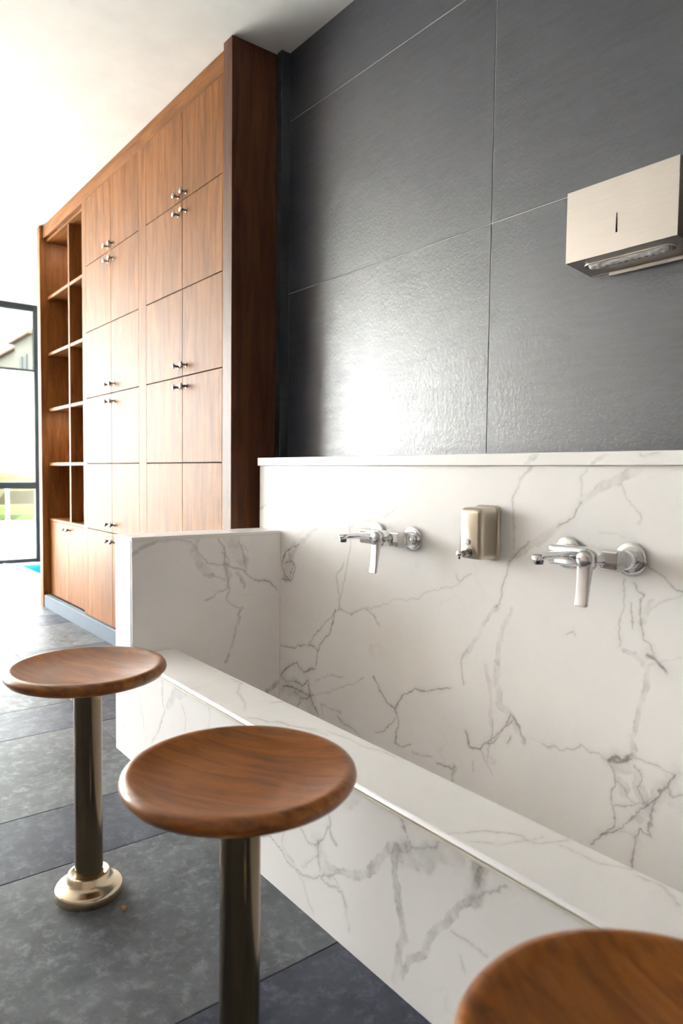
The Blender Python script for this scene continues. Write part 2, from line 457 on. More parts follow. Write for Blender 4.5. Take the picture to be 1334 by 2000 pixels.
def copy_tree(o, loc, parent=None):
    c = o.copy()
    COL.objects.link(c)
    c.parent = parent
    if loc is not None:
        c.location = loc
    for ch in [k for k in bpy.data.objects if k.parent is o]:
        copy_tree(ch, None, c)
    return c
VEINS = {
 'wall': [
('b',7,0.22,[(0.576,0.865),(0.51,0.794),(0.431,0.723),(0.365,0.679),(0.286,0.616),(0.211,0.567)]),
('l',2,0.2,[(0.454,0.841),(0.397,0.79),(0.373,0.72),(0.285,0.652)]),
('l',1.6,0.5,[(0.598,0.865),(0.57,0.8),(0.564,0.74),(0.542,0.706),(0.551,0.65),(0.53,0.548),(0.508,0.492),(0.497,0.447),(0.462,0.416),(0.412,0.378),(0.344,0.313)]),
('l',3,0.25,[(0.721,0.857),(0.689,0.808)]),
('l',2,0.35,[(0.749,0.762),(0.698,0.733),(0.636,0.723),(0.586,0.718),(0.55,0.697)]),
('l',4,0.2,[(0.614,0.77),(0.669,0.799),(0.67,0.772)]),
('l',1.8,0.45,[(0.518,0.589),(0.483,0.547),(0.5,0.495),(0.497,0.451)]),
('l',2.5,0.65,[(0.485,0.44),(0.454,0.37),(0.413,0.337),(0.389,0.287),(0.389,0.241),(0.337,0.218)]),
('l',2,0.45,[(0.497,0.447),(0.562,0.448),(0.621,0.469),(0.649,0.467),(0.685,0.432)]),
('l',1.2,0.3,[(0.621,0.469),(0.71,0.495),(0.768,0.521),(0.83,0.526),(0.865,0.552),(0.975,0.588)]),
('l',3,0.75,[(0.285,0.621),(0.211,0.599),(0.187,0.553),(0.202,0.517),(0.241,0.501),(0.268,0.546),(0.249,0.571),(0.202,0.555)]),
('l',3,0.75,[(0.183,0.504),(0.231,0.505),(0.259,0.561),(0.23,0.59)]),
('b',16,0.3,[(0.258,0.614),(0.23,0.558),(0.212,0.508)]),
('l',3,0.55,[(0.181,0.27),(0.29,0.295),(0.371,0.314),(0.397,0.304)]),
('l',4,0.7,[(0.182,0.176),(0.245,0.218),(0.282,0.243),(0.319,0.214),(0.372,0.237)]),
('l',4,0.8,[(0.198,0.136),(0.265,0.148),(0.311,0.149),(0.356,0.145),(0.374,0.124),(0.4,0.1)]),
('l',4,0.75,[(0.274,0.172),(0.311,0.17),(0.346,0.195),(0.356,0.145)]),
('l',4,0.7,[(0.302,0.126),(0.339,0.13),(0.373,0.155)]),
('l',3,0.6,[(0.265,0.137),(0.302,0.126),(0.284,0.094)]),
('b',30,0.28,[(0.197,0.153),(0.293,0.144),(0.357,0.114)]),
('l',3,0.6,[(0.182,0.171),(0.227,0.16),(0.274,0.172)]),
('l',2,0.4,[(0.382,0.198),(0.448,0.239),(0.52,0.249)]),
('l',1.6,0.35,[(0.382,0.157),(0.49,0.2),(0.618,0.266)]),
('l',2.4,0.75,[(0.66,0.281),(0.696,0.243),(0.723,0.224),(0.75,0.217),(0.787,0.258),(0.83,0.291),(0.877,0.297),(0.956,0.327)]),
('l',3,0.55,[(0.75,0.217),(0.757,0.195)]),
('l',2,0.45,[(0.417,0.136),(0.459,0.137),(0.515,0.133)]),
('l',2,0.4,[(0.417,0.136),(0.422,0.101)]),
('l',2,0.4,[(0.046,0.724),(0.109,0.749),(0.17,0.74),(0.219,0.722)]),
('l',3,0.35,[(0.087,0.842),(0.138,0.864)]),
('l',4,0.35,[(0.129,0.815),(0.168,0.842)]),
('b',9,0.34,[(1.429,0.872),(1.388,0.847),(1.345,0.828),(1.317,0.812),(1.305,0.8)]),
('l',3,0.6,[(1.305,0.8),(1.285,0.765),(1.254,0.745)]),
('b',8,0.3,[(1.254,0.745),(1.214,0.722),(1.172,0.694),(1.137,0.671),(1.123,0.652)]),
('l',2.5,0.6,[(1.176,0.707),(1.152,0.684),(1.123,0.652)]),
('l',2,0.4,[(1.18,0.879),(1.152,0.847),(1.133,0.798),(1.14,0.737),(1.139,0.691)]),
('b',5,0.25,[(1.18,0.879),(1.152,0.847),(1.133,0.798)]),
('l',1.6,0.3,[(1.315,0.868),(1.303,0.849),(1.306,0.815)]),
('l',3,0.45,[(1.123,0.652),(1.104,0.583),(1.094,0.548)]),
('b',5,0.25,[(1.094,0.548),(1.063,0.504),(1.031,0.459),(0.998,0.412)]),
('l',2.5,0.5,[(1.009,0.432),(0.992,0.402),(0.999,0.35)]),
('b',6,0.3,[(1.141,0.547),(1.122,0.515),(1.107,0.474),(1.098,0.421)]),
('b',9,0.3,[(1.098,0.421),(1.095,0.373),(1.112,0.33),(1.139,0.308),(1.176,0.265)]),
('b',5,0.25,[(1.061,0.404),(1.079,0.36),(1.086,0.31),(1.087,0.255),(1.083,0.223)]),
('l',2.5,0.55,[(1.139,0.308),(1.119,0.264),(1.093,0.23),(1.056,0.201),(1.016,0.197),(1.003,0.229)]),
('l',2.5,0.45,[(1.181,0.266),(1.17,0.288),(1.149,0.307)]),
('l',1.6,0.35,[(1.083,0.223),(1.079,0.182)]),
('l',2.5,0.55,[(1.14,0.258),(1.131,0.24)]),
('l',1.8,0.35,[(1.4,0.84),(1.408,0.812),(1.428,0.788),(1.441,0.771),(1.433,0.758)]),
('l',1.6,0.22,[(1.353,0.742),(1.384,0.744),(1.4,0.737)]),
('l',2,0.45,[(1.407,0.652),(1.409,0.606),(1.403,0.561),(1.406,0.522)]),
('l',2,0.4,[(1.424,0.608),(1.433,0.56)]),
('l',2.5,0.5,[(1.426,0.654),(1.445,0.629),(1.443,0.576),(1.452,0.549),(1.474,0.522)]),
('l',6,0.65,[(1.46,0.516),(1.478,0.513),(1.5,0.493)]),
('b',6,0.35,[(1.464,0.618),(1.447,0.576)]),
('l',2.2,0.6,[(1.45,0.689),(1.476,0.674),(1.504,0.651),(1.522,0.647)]),
('b',5,0.35,[(1.416,0.517),(1.45,0.503),(1.461,0.491),(1.456,0.437),(1.446,0.392),(1.437,0.346),(1.442,0.323)]),
('l',2,0.35,[(1.229,0.267),(1.28,0.273),(1.327,0.296),(1.348,0.288),(1.389,0.29)]),
('l',4,0.6,[(1.389,0.29),(1.42,0.304),(1.438,0.32)]),
('l',2.5,0.4,[(1.28,0.52),(1.293,0.528),(1.3,0.523)]),
('l',2.5,0.4,[(0.968,0.613),(0.981,0.592),(1.015,0.617)]),
('l',2,0.3,[(1.442,0.315),(1.49,0.31)]),
('l',1.2,0.2,[(1.527,0.523),(1.464,0.499)]),
('l',1.5,0.25,[(1.461,0.596),(1.494,0.632),(1.522,0.643)]),
('l',2.4,0.6,[(1.388,0.29),(1.403,0.275),(1.399,0.242),(1.4,0.192),(1.401,0.161),(1.373,0.129),(1.357,0.094)]),
('l',4,0.65,[(1.437,0.313),(1.409,0.293),(1.388,0.29)]),
('l',2.4,0.5,[(1.445,0.297),(1.462,0.273),(1.451,0.25),(1.463,0.228)]),
('l',3,0.65,[(1.52,0.305),(1.51,0.279),(1.489,0.246),(1.464,0.213),(1.429,0.18),(1.402,0.149),(1.373,0.129)]),
('l',3,0.65,[(1.446,0.157),(1.446,0.125),(1.445,0.09)]),
('l',2.5,0.6,[(1.446,0.157),(1.461,0.178),(1.481,0.171),(1.48,0.201),(1.486,0.237)]),
('l',2,0.5,[(1.404,0.201),(1.436,0.21),(1.464,0.223)]),
('l',2,0.4,[(1.402,0.251),(1.432,0.231),(1.448,0.218)]),
('b',12,0.22,[(1.409,0.285),(1.429,0.288)]),
('b',10,0.22,[(1.411,0.251),(1.423,0.236)]),
('b',10,0.25,[(1.454,0.278),(1.451,0.25),(1.463,0.232)]),
('b',12,0.25,[(1.5,0.272),(1.482,0.228),(1.46,0.201)]),
('b',20,0.22,[(1.524,0.306),(1.526,0.256)]),
('l',1.8,0.3,[(1.448,0.314),(1.502,0.306),(1.52,0.305)]),
('l',2,0.35,[(1.414,0.154),(1.446,0.153)]),
('l',2,0.45,[(1.537,0.275),(1.518,0.26),(1.51,0.279)]),
('l',1.8,0.6,[(1.008,0.229),(1.018,0.194),(1.057,0.202),(1.079,0.227),(1.123,0.273),(1.145,0.297)]),
('l',1.4,0.35,[(1.057,0.202),(1.075,0.175),(1.093,0.154)]),
('l',2,0.5,[(1.144,0.306),(1.172,0.283),(1.178,0.261)]),
('l',1.6,0.35,[(1.089,0.29),(1.085,0.229)]),
('l',1.8,0.55,[(0.913,0.12),(0.953,0.124),(0.979,0.13),(0.967,0.094)]),
('l',2,0.4,[(1.034,0.159),(1.035,0.138)]),
('l',1.8,0.4,[(0.878,0.129),(0.899,0.128)]),
('l',2.2,0.6,[(0.764,0.197),(0.765,0.164),(0.758,0.123),(0.782,0.117),(0.812,0.14)]),
('l',2,0.4,[(0.821,0.121),(0.865,0.125),(0.894,0.127)]),
('l',2.4,0.5,[(0.499,0.121),(0.557,0.108),(0.604,0.101)]),
('l',2,0.5,[(0.674,0.125),(0.716,0.149),(0.748,0.187)]),
('l',2,0.5,[(0.916,0.121),(0.971,0.125),(0.972,0.1)]),
 ],
 'front': [
('l',2,0.5,[(0.893,0.08),(0.94,0.1),(0.986,0.082),(1.029,0.073),(1.057,0.07),(1.115,0.094),(1.152,0.123)]),
('b',7,0.45,[(1.127,0.127),(1.17,0.135),(1.21,0.143),(1.253,0.172),(1.283,0.212),(1.313,0.239),(1.341,0.252)]),
('b',20,0.38,[(1.341,0.242),(1.364,0.246),(1.395,0.266),(1.44,0.286)]),
('l',2,0.5,[(1.355,0.255),(1.395,0.282),(1.428,0.302),(1.46,0.307)]),
('l',2.2,0.6,[(1.33,0.303),(1.34,0.281),(1.355,0.258)]),
('b',7,0.45,[(1.322,0.243),(1.316,0.207),(1.319,0.174),(1.332,0.14),(1.338,0.106),(1.331,0.066),(1.318,0.014)]),
('b',6,0.5,[(1.337,0.035),(1.355,0.079),(1.382,0.098),(1.399,0.13),(1.423,0.169),(1.455,0.207),(1.474,0.229),(1.488,0.26),(1.499,0.286)]),
('b',16,0.5,[(1.498,0.312),(1.495,0.284),(1.481,0.242)]),
('l',2.5,0.5,[(1.489,0.243),(1.514,0.258),(1.542,0.283)]),
('l',2,0.5,[(1.041,0.168),(1.069,0.147),(1.101,0.154),(1.138,0.2),(1.157,0.178)]),
('l',2,0.4,[(1.101,0.154),(1.109,0.103)]),
('l',2,0.4,[(1.102,0.134),(1.05,0.087)]),
('l',2,0.3,[(0.985,0.132),(0.978,0.1),(1.022,0.082)]),
('l',2,0.5,[(1.138,0.226),(1.145,0.18),(1.157,0.174)]),
('l',2,0.3,[(1.029,0.073),(1.057,0.05),(1.091,0.015)]),
('l',2,0.4,[(1.115,0.09),(1.176,0.097),(1.194,0.076)]),
('l',2,0.35,[(1.146,0.113),(1.164,0.102)]),
('b',12,0.25,[(1.179,0.265),(1.218,0.29)]),
('l',2,0.35,[(1.444,0.167),(1.483,0.168),(1.51,0.165)]),
('b',18,0.2,[(1.101,0.154),(1.127,0.119)]),
('l',1.6,0.25,[(1.188,0.077),(1.201,0.036)]),
('l',2,0.3,[(1.465,0.142),(1.469,0.126)]),
('l',2.5,0.45,[(0.389,0.296),(0.394,0.236),(0.409,0.219),(0.356,0.141),(0.323,0.099)]),
('b',12,0.32,[(0.527,0.301),(0.47,0.278),(0.43,0.229)]),
('l',2,0.3,[(0.508,0.267),(0.532,0.236),(0.527,0.198)]),
('l',2.4,0.35,[(0.214,0.221),(0.244,0.186),(0.266,0.118)]),
('l',2,0.3,[(0.092,0.09),(0.144,0.062)]),
('l',2,0.25,[(0.658,0.304),(0.667,0.275),(0.65,0.243)]),
 ],
 'inner': [
('b',5,0.5,[(-0.645,0.609),(-0.618,0.63),(-0.579,0.647)]),
('l',2,0.5,[(-0.579,0.647),(-0.518,0.647),(-0.471,0.642),(-0.455,0.631),(-0.433,0.6),(-0.411,0.574),(-0.383,0.564),(-0.349,0.554)]),
('b',11,0.38,[(-0.449,0.646),(-0.455,0.606),(-0.433,0.565),(-0.394,0.532)]),
('l',2,0.4,[(-0.394,0.532),(-0.349,0.518)]),
('l',3,0.5,[(-0.372,0.647),(-0.349,0.605),(-0.349,0.559),(-0.338,0.507)]),
('b',16,0.28,[(-0.332,0.645),(-0.315,0.608),(-0.285,0.56)]),
('l',2.5,0.5,[(-0.303,0.644),(-0.291,0.602),(-0.274,0.538)]),
('l',2.5,0.75,[(-0.344,0.559),(-0.297,0.54),(-0.255,0.516),(-0.231,0.5),(-0.194,0.495),(-0.156,0.467)]),
('b',4,0.45,[(-0.303,0.53),(-0.279,0.481)]),
('l',1.8,0.5,[(-0.338,0.507),(-0.343,0.482),(-0.383,0.47),(-0.416,0.453)]),
('l',1.8,0.4,[(-0.338,0.507),(-0.332,0.47),(-0.343,0.446),(-0.308,0.421),(-0.291,0.417)]),
('b',4,0.55,[(-0.294,0.417),(-0.302,0.373),(-0.325,0.319),(-0.337,0.274),(-0.343,0.249)]),
('b',8,0.5,[(-0.192,0.127),(-0.166,0.139),(-0.144,0.151)]),
('b',10,0.3,[(-0.349,0.559),(-0.332,0.522)]),
('l',3,0.5,[(-0.361,0.601),(-0.332,0.573),(-0.344,0.533)]),
('l',1.5,0.3,[(-0.268,0.6),(-0.292,0.623)]),
 ],
 'top': [
('l',2.5,0.35,[(0.552,-0.532),(0.604,-0.533),(0.652,-0.579),(0.729,-0.596),(0.786,-0.631)]),
('l',5,0.35,[(0.774,-0.553),(0.789,-0.523)]),
('l',3,0.35,[(0.828,-0.645),(0.876,-0.629),(0.909,-0.601),(0.939,-0.593),(0.98,-0.567)]),
('l',2.5,0.4,[(1.435,-0.654),(1.455,-0.637),(1.468,-0.61),(1.489,-0.591),(1.513,-0.577),(1.532,-0.575),(1.544,-0.55),(1.556,-0.524)]),
('l',2.5,0.3,[(1.469,-0.65),(1.505,-0.624),(1.515,-0.597),(1.527,-0.568),(1.525,-0.547)]),
('l',2.5,0.4,[(1.558,-0.547),(1.595,-0.546),(1.619,-0.546),(1.655,-0.529)]),
('l',4,0.4,[(1.671,-0.534),(1.693,-0.53),(1.706,-0.535),(1.73,-0.557)]),
('l',3,0.3,[(0.885,-0.609),(0.962,-0.584),(1.014,-0.57)]),
('l',3,0.25,[(0.996,-0.557),(1.059,-0.544),(1.11,-0.544),(1.181,-0.529)]),
 ],
 'cap': [
('b',5,0.3,[(1.175,0.875),(1.208,0.898)]),
('b',4,0.4,[(1.339,0.877),(1.366,0.901)]),
('l',2,0.2,[(0.493,0.874),(0.553,0.893)]),
('l',2,0.3,[(1.438,0.899),(1.473,0.901)]),
 ],
}

# ================================================================== the setting
# floor: dark grout bed with long stone-look tiles, wide grey rows and narrow blue-grey rows
floor = tag(box('floor', (XW - 0.02, XR, YO, YB, -0.05, -0.003), 'grout_dark'), kind='structure',
            label='floor of long grey and blue-grey stone tiles')
JX = []
k = -8
while True:
    a = 0.342 + 0.826 * k
    if a > XR: break
    JX += [(a, a + 0.273, 'floor_blue'), (a + 0.273, a + 0.826, 'floor_grey')]
    k += 1
JY = [-0.628 + 1.12 * i for i in range(-4, 3)]
for x0, x1, mt in JX:
    for y0, y1 in zip(JY, JY[1:]):
        X0, X1, Y0, Y1 = max(x0, XW), min(x1, XR), max(y0, YO), min(y1, YB)
        if X1 - X0 < 0.03 or Y1 - Y0 < 0.03: continue
        g = 0.0011
        box('floor_tile', (X0 + g, X1 - g, Y0 + g, Y1 - g, -0.012, 0.0), mt, floor, 0.0008)

ceiling = tag(box('ceiling', (XW - 0.02, XR, YO, YB, ZC, ZC + 0.12), 'white_paint'), kind='structure')
tag(box('wall_front', (XW - 0.02, XR, YO - 0.12, YO, 0, ZC), 'beige_paint'), kind='structure')
tag(box('wall_right', (XR, XR + 0.12, YO, YB, 0, ZC), 'beige_paint'), kind='structure')
tag(box('wall_behind_cabinet', (XW, -0.035, YB, YB + 0.12, 0, ZC), 'white_paint'), kind='structure')

# slate-clad wall: light grout bed with large slabs standing proud of it
wall_back = tag(box('wall_back', (-0.030, XR, 0.0014, 0.13, 0, ZC), 'grout_light'), kind='structure',
                label='wall clad in large dark slate slabs with thin pale joints')
SX = [0.0, 0.9313, 2.1313, XR]
SZ = [0.292, 0.892, 1.492, 2.092, ZC]
g = 0.0013
for i, (x0, x1) in enumerate(zip(SX, SX[1:])):
    for z0, z1 in zip(SZ, SZ[1:]):
        if z1 < 0.9: continue
        top = z1 if z1 > 2.3 else z1 - g
        box('slate_slab', (x0 + (0.0015 if i == 0 else g), x1 - g, 0.0, 0.006, z0 + g, top), 'slate', wall_back, 0.0004)
# the narrow slate return in the corner beside the cabinet
tag(box('wall_return', (-0.029, 0.0, -0.035, 0.0012, 0, ZC), 'slate', None, 0.0005), kind='structure')

# window wall: four full-height glazed bays in dark frames
def bay(n, y0, y1):
    r = root('window_%d' % n, (XW, y0, 0), kind='structure')
    for yy in (y0, y1):
        box('jamb', (XW - 0.05, XW, yy - 0.02, yy + 0.02, 0, ZC), 'frame_dark', r, 0.003)
    for nm, z0, z1 in (('header', 2.272, ZC), ('transom', 1.732, 1.752), ('rail', 0.676, 0.738), ('sill', 0.0, 0.042)):
        box(nm, (XW - 0.045, XW - 0.002, y0 + 0.02, y1 - 0.02, z0, z1), 'frame_dark', r, 0.003)
    for z0, z1, mt in ((0.042, 0.676, 'glass_clear'), (0.738, 1.732, 'glass_clear'), (1.752, 2.272, 'glass_tint' if n == 1 else 'glass_clear')):
        box('pane', (XW - 0.027, XW - 0.021, y0 + 0.02, y1 - 0.02, z0, z1), mt, r)
WY = [0.375, -0.825, -2.025, -3.225, -4.425]
for n in range(4):
    bay(n + 1, WY[n + 1] + 0.0, WY[n] - 0.04)
tag(box('wall_left', (XW - 0.05, XW, 0.37, YB, 0, ZC), 'white_paint'), kind='structure')

# ================================================================== marble wash trough
def vnoise(x, y, seed):
    xi = np.floor(x).astype(np.int64); yi = np.floor(y).astype(np.int64)
    fx = x - xi; fy = y - yi
    fx = fx * fx * (3 - 2 * fx); fy = fy * fy * (3 - 2 * fy)
    def h(a, b):
        n_ = (a * 374761393 + b * 668265263 + seed * 974711) & 0x7fffffff
        n_ = ((n_ ^ (n_ >> 13)) * 1274126177) & 0x7fffffff
        return ((n_ ^ (n_ >> 16)) & 0xffff) / 65535.0
    return (h(xi, yi) * (1 - fx) + h(xi + 1, yi) * fx) * (1 - fy) + (h(xi, yi + 1) * (1 - fx) + h(xi + 1, yi + 1) * fx) * fy

def fbm(x, y, sc, seed, octv=4):
    s, a, t = 0, 1.0, 0
    for o in range(octv):
        s = s + a * vnoise(x * sc + 13.7 * o + seed, y * sc - 7.1 * o, seed + o)
        t += a; a *= 0.5; sc *= 2.05
    return s / t

def vein_field(A, B, veins, seed):
    """0..1 strength of the veins at points (A, B) of a slab, in metres"""
    A = A + 500; B = B + 500
    a = A + (fbm(A, B, 28, seed) - 0.5) * 0.020 + (fbm(A, B, 110, seed + 5, 3) - 0.5) * 0.006
    b = B + (fbm(A, B, 28, seed + 9) - 0.5) * 0.020 + (fbm(A, B, 110, seed + 14, 3) - 0.5) * 0.006
    pres = 0.55 + 0.9 * fbm(A, B, 40, seed + 20, 3)
    tex = fbm(A, B, 55, seed + 30, 4)
    wid = 0.35 + 1.1 * fbm(A, B, 33, seed + 40, 3)
    out = np.zeros_like(A)
    for kind, wmm, dk, pts in veins:
        P = np.array(pts) + 500
        wd = wmm / 1000.0
        lo = P.min(0) - 0.03 - 2 * wd; hi = P.max(0) + 0.03 + 2 * wd
        idx = np.nonzero((a > lo[0]) & (a < hi[0]) & (b > lo[1]) & (b < hi[1]))[0]
        if len(idx) == 0: continue
        aa, bb = a[idx], b[idx]
        d = np.full(len(idx), 9.0)
        for p0, p1 in zip(P, P[1:]):
            v = p1 - p0
            L2 = max(1e-12, (v * v).sum())
            t = np.clip(((aa - p0[0]) * v[0] + (bb - p0[1]) * v[1]) / L2, 0, 1)
            d = np.minimum(d, np.hypot(aa - p0[0] - t * v[0], bb - p0[1] - t * v[1]))
        ww = wid[idx]
        if kind == 'l':
            sg = wd * 0.62 * ww
            sf = np.maximum(sg, 0.0015)
            s = dk * np.minimum(1, sg / sf) ** 0.6 * np.exp(-(d / sf) ** 2) + 0.16 * dk * np.exp(-(d / (wd * 3.0)) ** 2)
        else:
            wv = wd * (0.55 + 0.6 * ww)
            fill = np.clip((wv - d) / (0.7 * wd) + 0.5, 0, 1) ** 1.3 * (0.05 + 1.5 * tex[idx] ** 1.4) * dk * 0.85
            edge = np.exp(-((d - wv * 0.85) / 0.0016) ** 2) * dk * 1.15 * np.clip(tex[idx] * 2.6 - 0.8, 0, 1)
            s = np.maximum(fill, edge)
        s = s * np.clip(pres[idx], 0.2, 1.15)
        out[idx] = 1 - (1 - out[idx]) * (1 - np.clip(s, 0, 0.95))
    # a few stray hairlines and specks
    hl = np.abs(fbm(a, b, 3.2, seed + 60, 4) - 0.5)
    out = np.maximum(out, 0.16 * np.exp(-(hl / 0.004) ** 2) * np.clip(fbm(A, B, 5, seed + 70, 2) * 3 - 1.6, 0, 1))
    return np.clip(out, 0, 1)

def slab(name, parent, origin, ua, va, nrm, W_, H_, thick, res, veins, seed, a0, b0):
    """a marble slab: dense face carrying the vein pattern plus sides and back.
    origin = corner of the face, ua/va span it, nrm points out of it; (a0, b0) = pattern origin"""
    nu, nv = max(2, int(W_ / res)) + 1, max(2, int(H_ / res)) + 1
    us = np.linspace(0, W_, nu); vs = np.linspace(0, H_, nv)
    U, V = np.meshgrid(us, vs)
    U, V = U.ravel(), V.ravel()
    ua, va, nrm = (np.array(q, float) for q in (ua, va, nrm))
    co = U[:, None] * ua + V[:, None] * va
    f = vein_field(a0 + U, b0 + V, veins, seed)
    idx = np.arange(nu * nv).reshape(nv, nu)
    q = np.stack([idx[:-1, :-1], idx[:-1, 1:], idx[1:, 1:], idx[1:, :-1]], -1).reshape(-1, 4)
    if np.dot(np.cross(ua, va), nrm) < 0:
        q = q[:, ::-1]
    n0 = len(co)
    c4 = np.array([[0, 0], [W_, 0], [W_, H_], [0, H_]], float)
    front = c4[:, :1] * ua + c4[:, 1:] * va
    back = front - nrm * thick
    co = np.vstack([co, front, back])
    f = np.concatenate([f, np.zeros(8)])
    e = [(n0 + i, n0 + (i + 1) % 4, n0 + 4 + (i + 1) % 4, n0 + 4 + i) for i in range(4)] + [(n0 + 7, n0 + 6, n0 + 5, n0 + 4)]
    if np.dot(np.cross(ua, va), nrm) > 0:
        e = [t[::-1] for t in e]
    faces = np.vstack([q, np.array(e)])
    me = bpy.data.meshes.new(name)
    me.vertices.add(len(co)); me.vertices.foreach_set('co', co.ravel())
    me.loops.add(len(faces) * 4); me.loops.foreach_set('vertex_index', faces.ravel().astype(np.int32))
    me.polygons.add(len(faces)); me.polygons.foreach_set('loop_start', np.arange(len(faces), dtype=np.int32) * 4)
    me.update(calc_edges=True)
    at = me.attributes.new('vein', 'FLOAT', 'POINT')
    at.data.foreach_set('value', f.astype(np.float32))
    me.validate()
    return link(name, me, 'marble', parent, Vector(origin) - wpos(parent))

XT = XR - 0.006
TR = root('wash_trough', (0.043, YF, 0), 'white marble wash trough with splashback, low bench ledge and side partition', 'wash trough')
XE = 1.78   # joint between splashback slabs
box('core', (0.048, XT, YM + 0.02, -0.001, 0.0, 0.875), 'dark_core', TR)
slab('splashback_slab', TR, (0.043, YM, 0.04), (1, 0, 0), (0, 0, 1), (0, -1, 0), XE - 0.0435, 0.835, 0.02, 0.0020, VEINS['wall'], 3, 0.043, 0.04)
far_v = [(k_, w_, d_, [(x + 1.62, z) for x, z in p_]) for k_, w_, d_, p_ in VEINS['wall'][30:60]]
slab('splashback_slab', TR, (XE + 0.0005, YM, 0.04), (1, 0, 0), (0, 0, 1), (0, -1, 0), XT - XE - 0.001, 0.835, 0.02, 0.006, far_v, 11, XE, 0.04)
cap = box('splashback_cap', (0.0461, XT, YM - 0.012, -0.001, 0.8756, 0.9029), 'marble', TR, 0.0012)
slab('cap_face', cap, (0.0475, YM - 0.0125, 0.877), (1, 0, 0), (0, 0, 1), (0, -1, 0), 1.9, 0.0245, 0.0004, 0.0025, VEINS['cap'], 5, 0.0475, 0.877)
# side partition
XP0, XP1, ZP = 0.043, 0.1777, 0.6608
box('partition_core', (XP0, XP1 - 0.012, YF + 0.0005, YM - 0.0005, 0.0, ZP - 0.011), 'marble', TR, 0.0008)
slab('partition_face', TR, (XP1, YF + 0.0005, 0.0), (0, 1, 0), (0, 0, 1), (1, 0, 0), YM - YF - 0.001, ZP - 0.0125, 0.0118, 0.0025, VEINS['inner'], 21, YF, 0.0)
box('partition_joint', (XP0 + 0.002, XP1 - 0.001, YF + 0.002, YM - 0.001, ZP - 0.0125, ZP - 0.0095), 'silicone', TR)
box('partition_cap', (XP0 - 0.0005, XP1 + 0.0005, YF - 0.0005, YM - 0.0005, ZP - 0.0095, ZP), 'marble', TR, 0.0015, 2)
box('corner_joint', (XP1, XP1 + 0.0025, YM - 0.0025, YM, 0.05, ZP - 0.01), 'silicone', TR)
# front panel, ledge and basin
slab('front_panel', TR, (XP0, YF, 0.0), (1, 0, 0), (0, 0, 1), (0, -1, 0), 2.1, 0.2985, 0.02, 0.0028, VEINS['front'], 31, XP0, 0.0)
slab('front_panel', TR, (XP0 + 2.101, YF, 0.0), (1, 0, 0), (0, 0, 1), (0, -1, 0), XT - XP0 - 2.102, 0.2985, 0.02, 0.007, [], 33, 2.144, 0.0)
box('edge_trim', (XP1, XT, YF - 0.004, YF + 0.010, 0.2985, 0.3035), 'silicone', TR, 0.001)
box('edge_groove', (XP1, XT, YF - 0.001, YF + 0.010, 0.3035, 0.3095), 'groove_grey', TR)
slab('bench_ledge', TR, (XP1 + 0.0005, YF - 0.0075, 0.3196), (1, 0, 0), (0, 1, 0), (0, 0, 1), XT - XP1 - 0.001, 0.1352, 0.010, 0.003, VEINS['top'], 41, XP1, YF - 0.0075)
box('basin_wall', (XP1, XT, -0.546, -0.526, 0.02, 0.3095), 'marble', TR)
box('basin_floor', (XP1, XT, -0.5455, YM - 0.0005, 0.0, 0.045), 'marble', TR)
for dx in (0.745, 1.3515, 1.958):
    lathe('drain', [(0.0, 0.0), (0.04, 0.0), (0.04, 0.002), (0.028, 0.003), (0.0, 0.001)], 'chrome_satin', TR, (dx - 0.043, -0.33 - YF, 0.0453), 24)

# ================================================================== walnut storage cabinet
CB = root('storage_cabinet', (-1.25, 0, 0), 'tall built-in walnut cabinet with doors, round knobs and open shelves', 'cabinet')
CY, CP, CBK = -0.1933, -0.2134, 0.25
box('side_panel', (-0.0920, -0.0320, CP, -0.036, 0.0, ZC - 0.002), 'wood_shaded', CB, 0.001)
box('side_panel', (-0.0920, -0.0320, -0.0355, CBK, 0.0, ZC - 0.002), 'wood_shaded', CB, 0.001)
box('end_panel', (-2.4700, -2.4100, CP, CBK, 0.0, ZC - 0.002), 'wood_upright', CB, 0.001)
box('fascia', (-2.4095, -0.0925, CY, CY + 0.02, 2.2506, ZC - 0.002), 'wood_level', CB, 0.0008)
box('kick_plate', (-2.4095, -0.0925, CY - 0.0150, CY + 0.02, 0.0, 0.0764), 'kick_grey', CB, 0.0015)
box('stile', (-0.1345, -0.0925, CY, CY + 0.02, 0.0784, 2.2500), 'wood_upright', CB, 0.0006)
box('stile', (-0.9087, -0.8257, CY, CY + 0.02, 0.0784, 2.2500), 'wood_upright', CB, 0.0006)
box('stile', (-1.6807, -1.6214, CY, CY + 0.02, 0.0784, 2.2500), 'wood_upright', CB, 0.0006)
box('carcass', (-1.6214, -0.0925, CY + 0.021, CBK, 0.0784, 2.2500), 'dark_core', CB)
ROWS = [0.0784, 0.5456, 0.8866, 1.2276, 1.5686, 1.9096, 2.2500]
KN = [0.505, 0.588, 1.187, 1.270, 1.862, 1.932]
knob_me = None
def knob(parent, x, z, y):
    global knob_me
    loc = Vector((x, y, z)) - wpos(parent)
    if knob_me is None:
        o = lathe('knob', [(0.0, -0.001), (0.0085, -0.001), (0.0085, 0.002), (0.0050, 0.0035), (0.0042, 0.010), (0.0050, 0.016),
                           (0.0100, 0.0195), (0.0115, 0.0225), (0.0105, 0.0262), (0.0060, 0.0285), (0.0, 0.029)], 'dark_metal', parent, loc, 20, '-Y')
        knob_me = o.data
    else:
        o = link('knob', knob_me, None, parent, loc)
    o['label'] = 'small round metal knob'
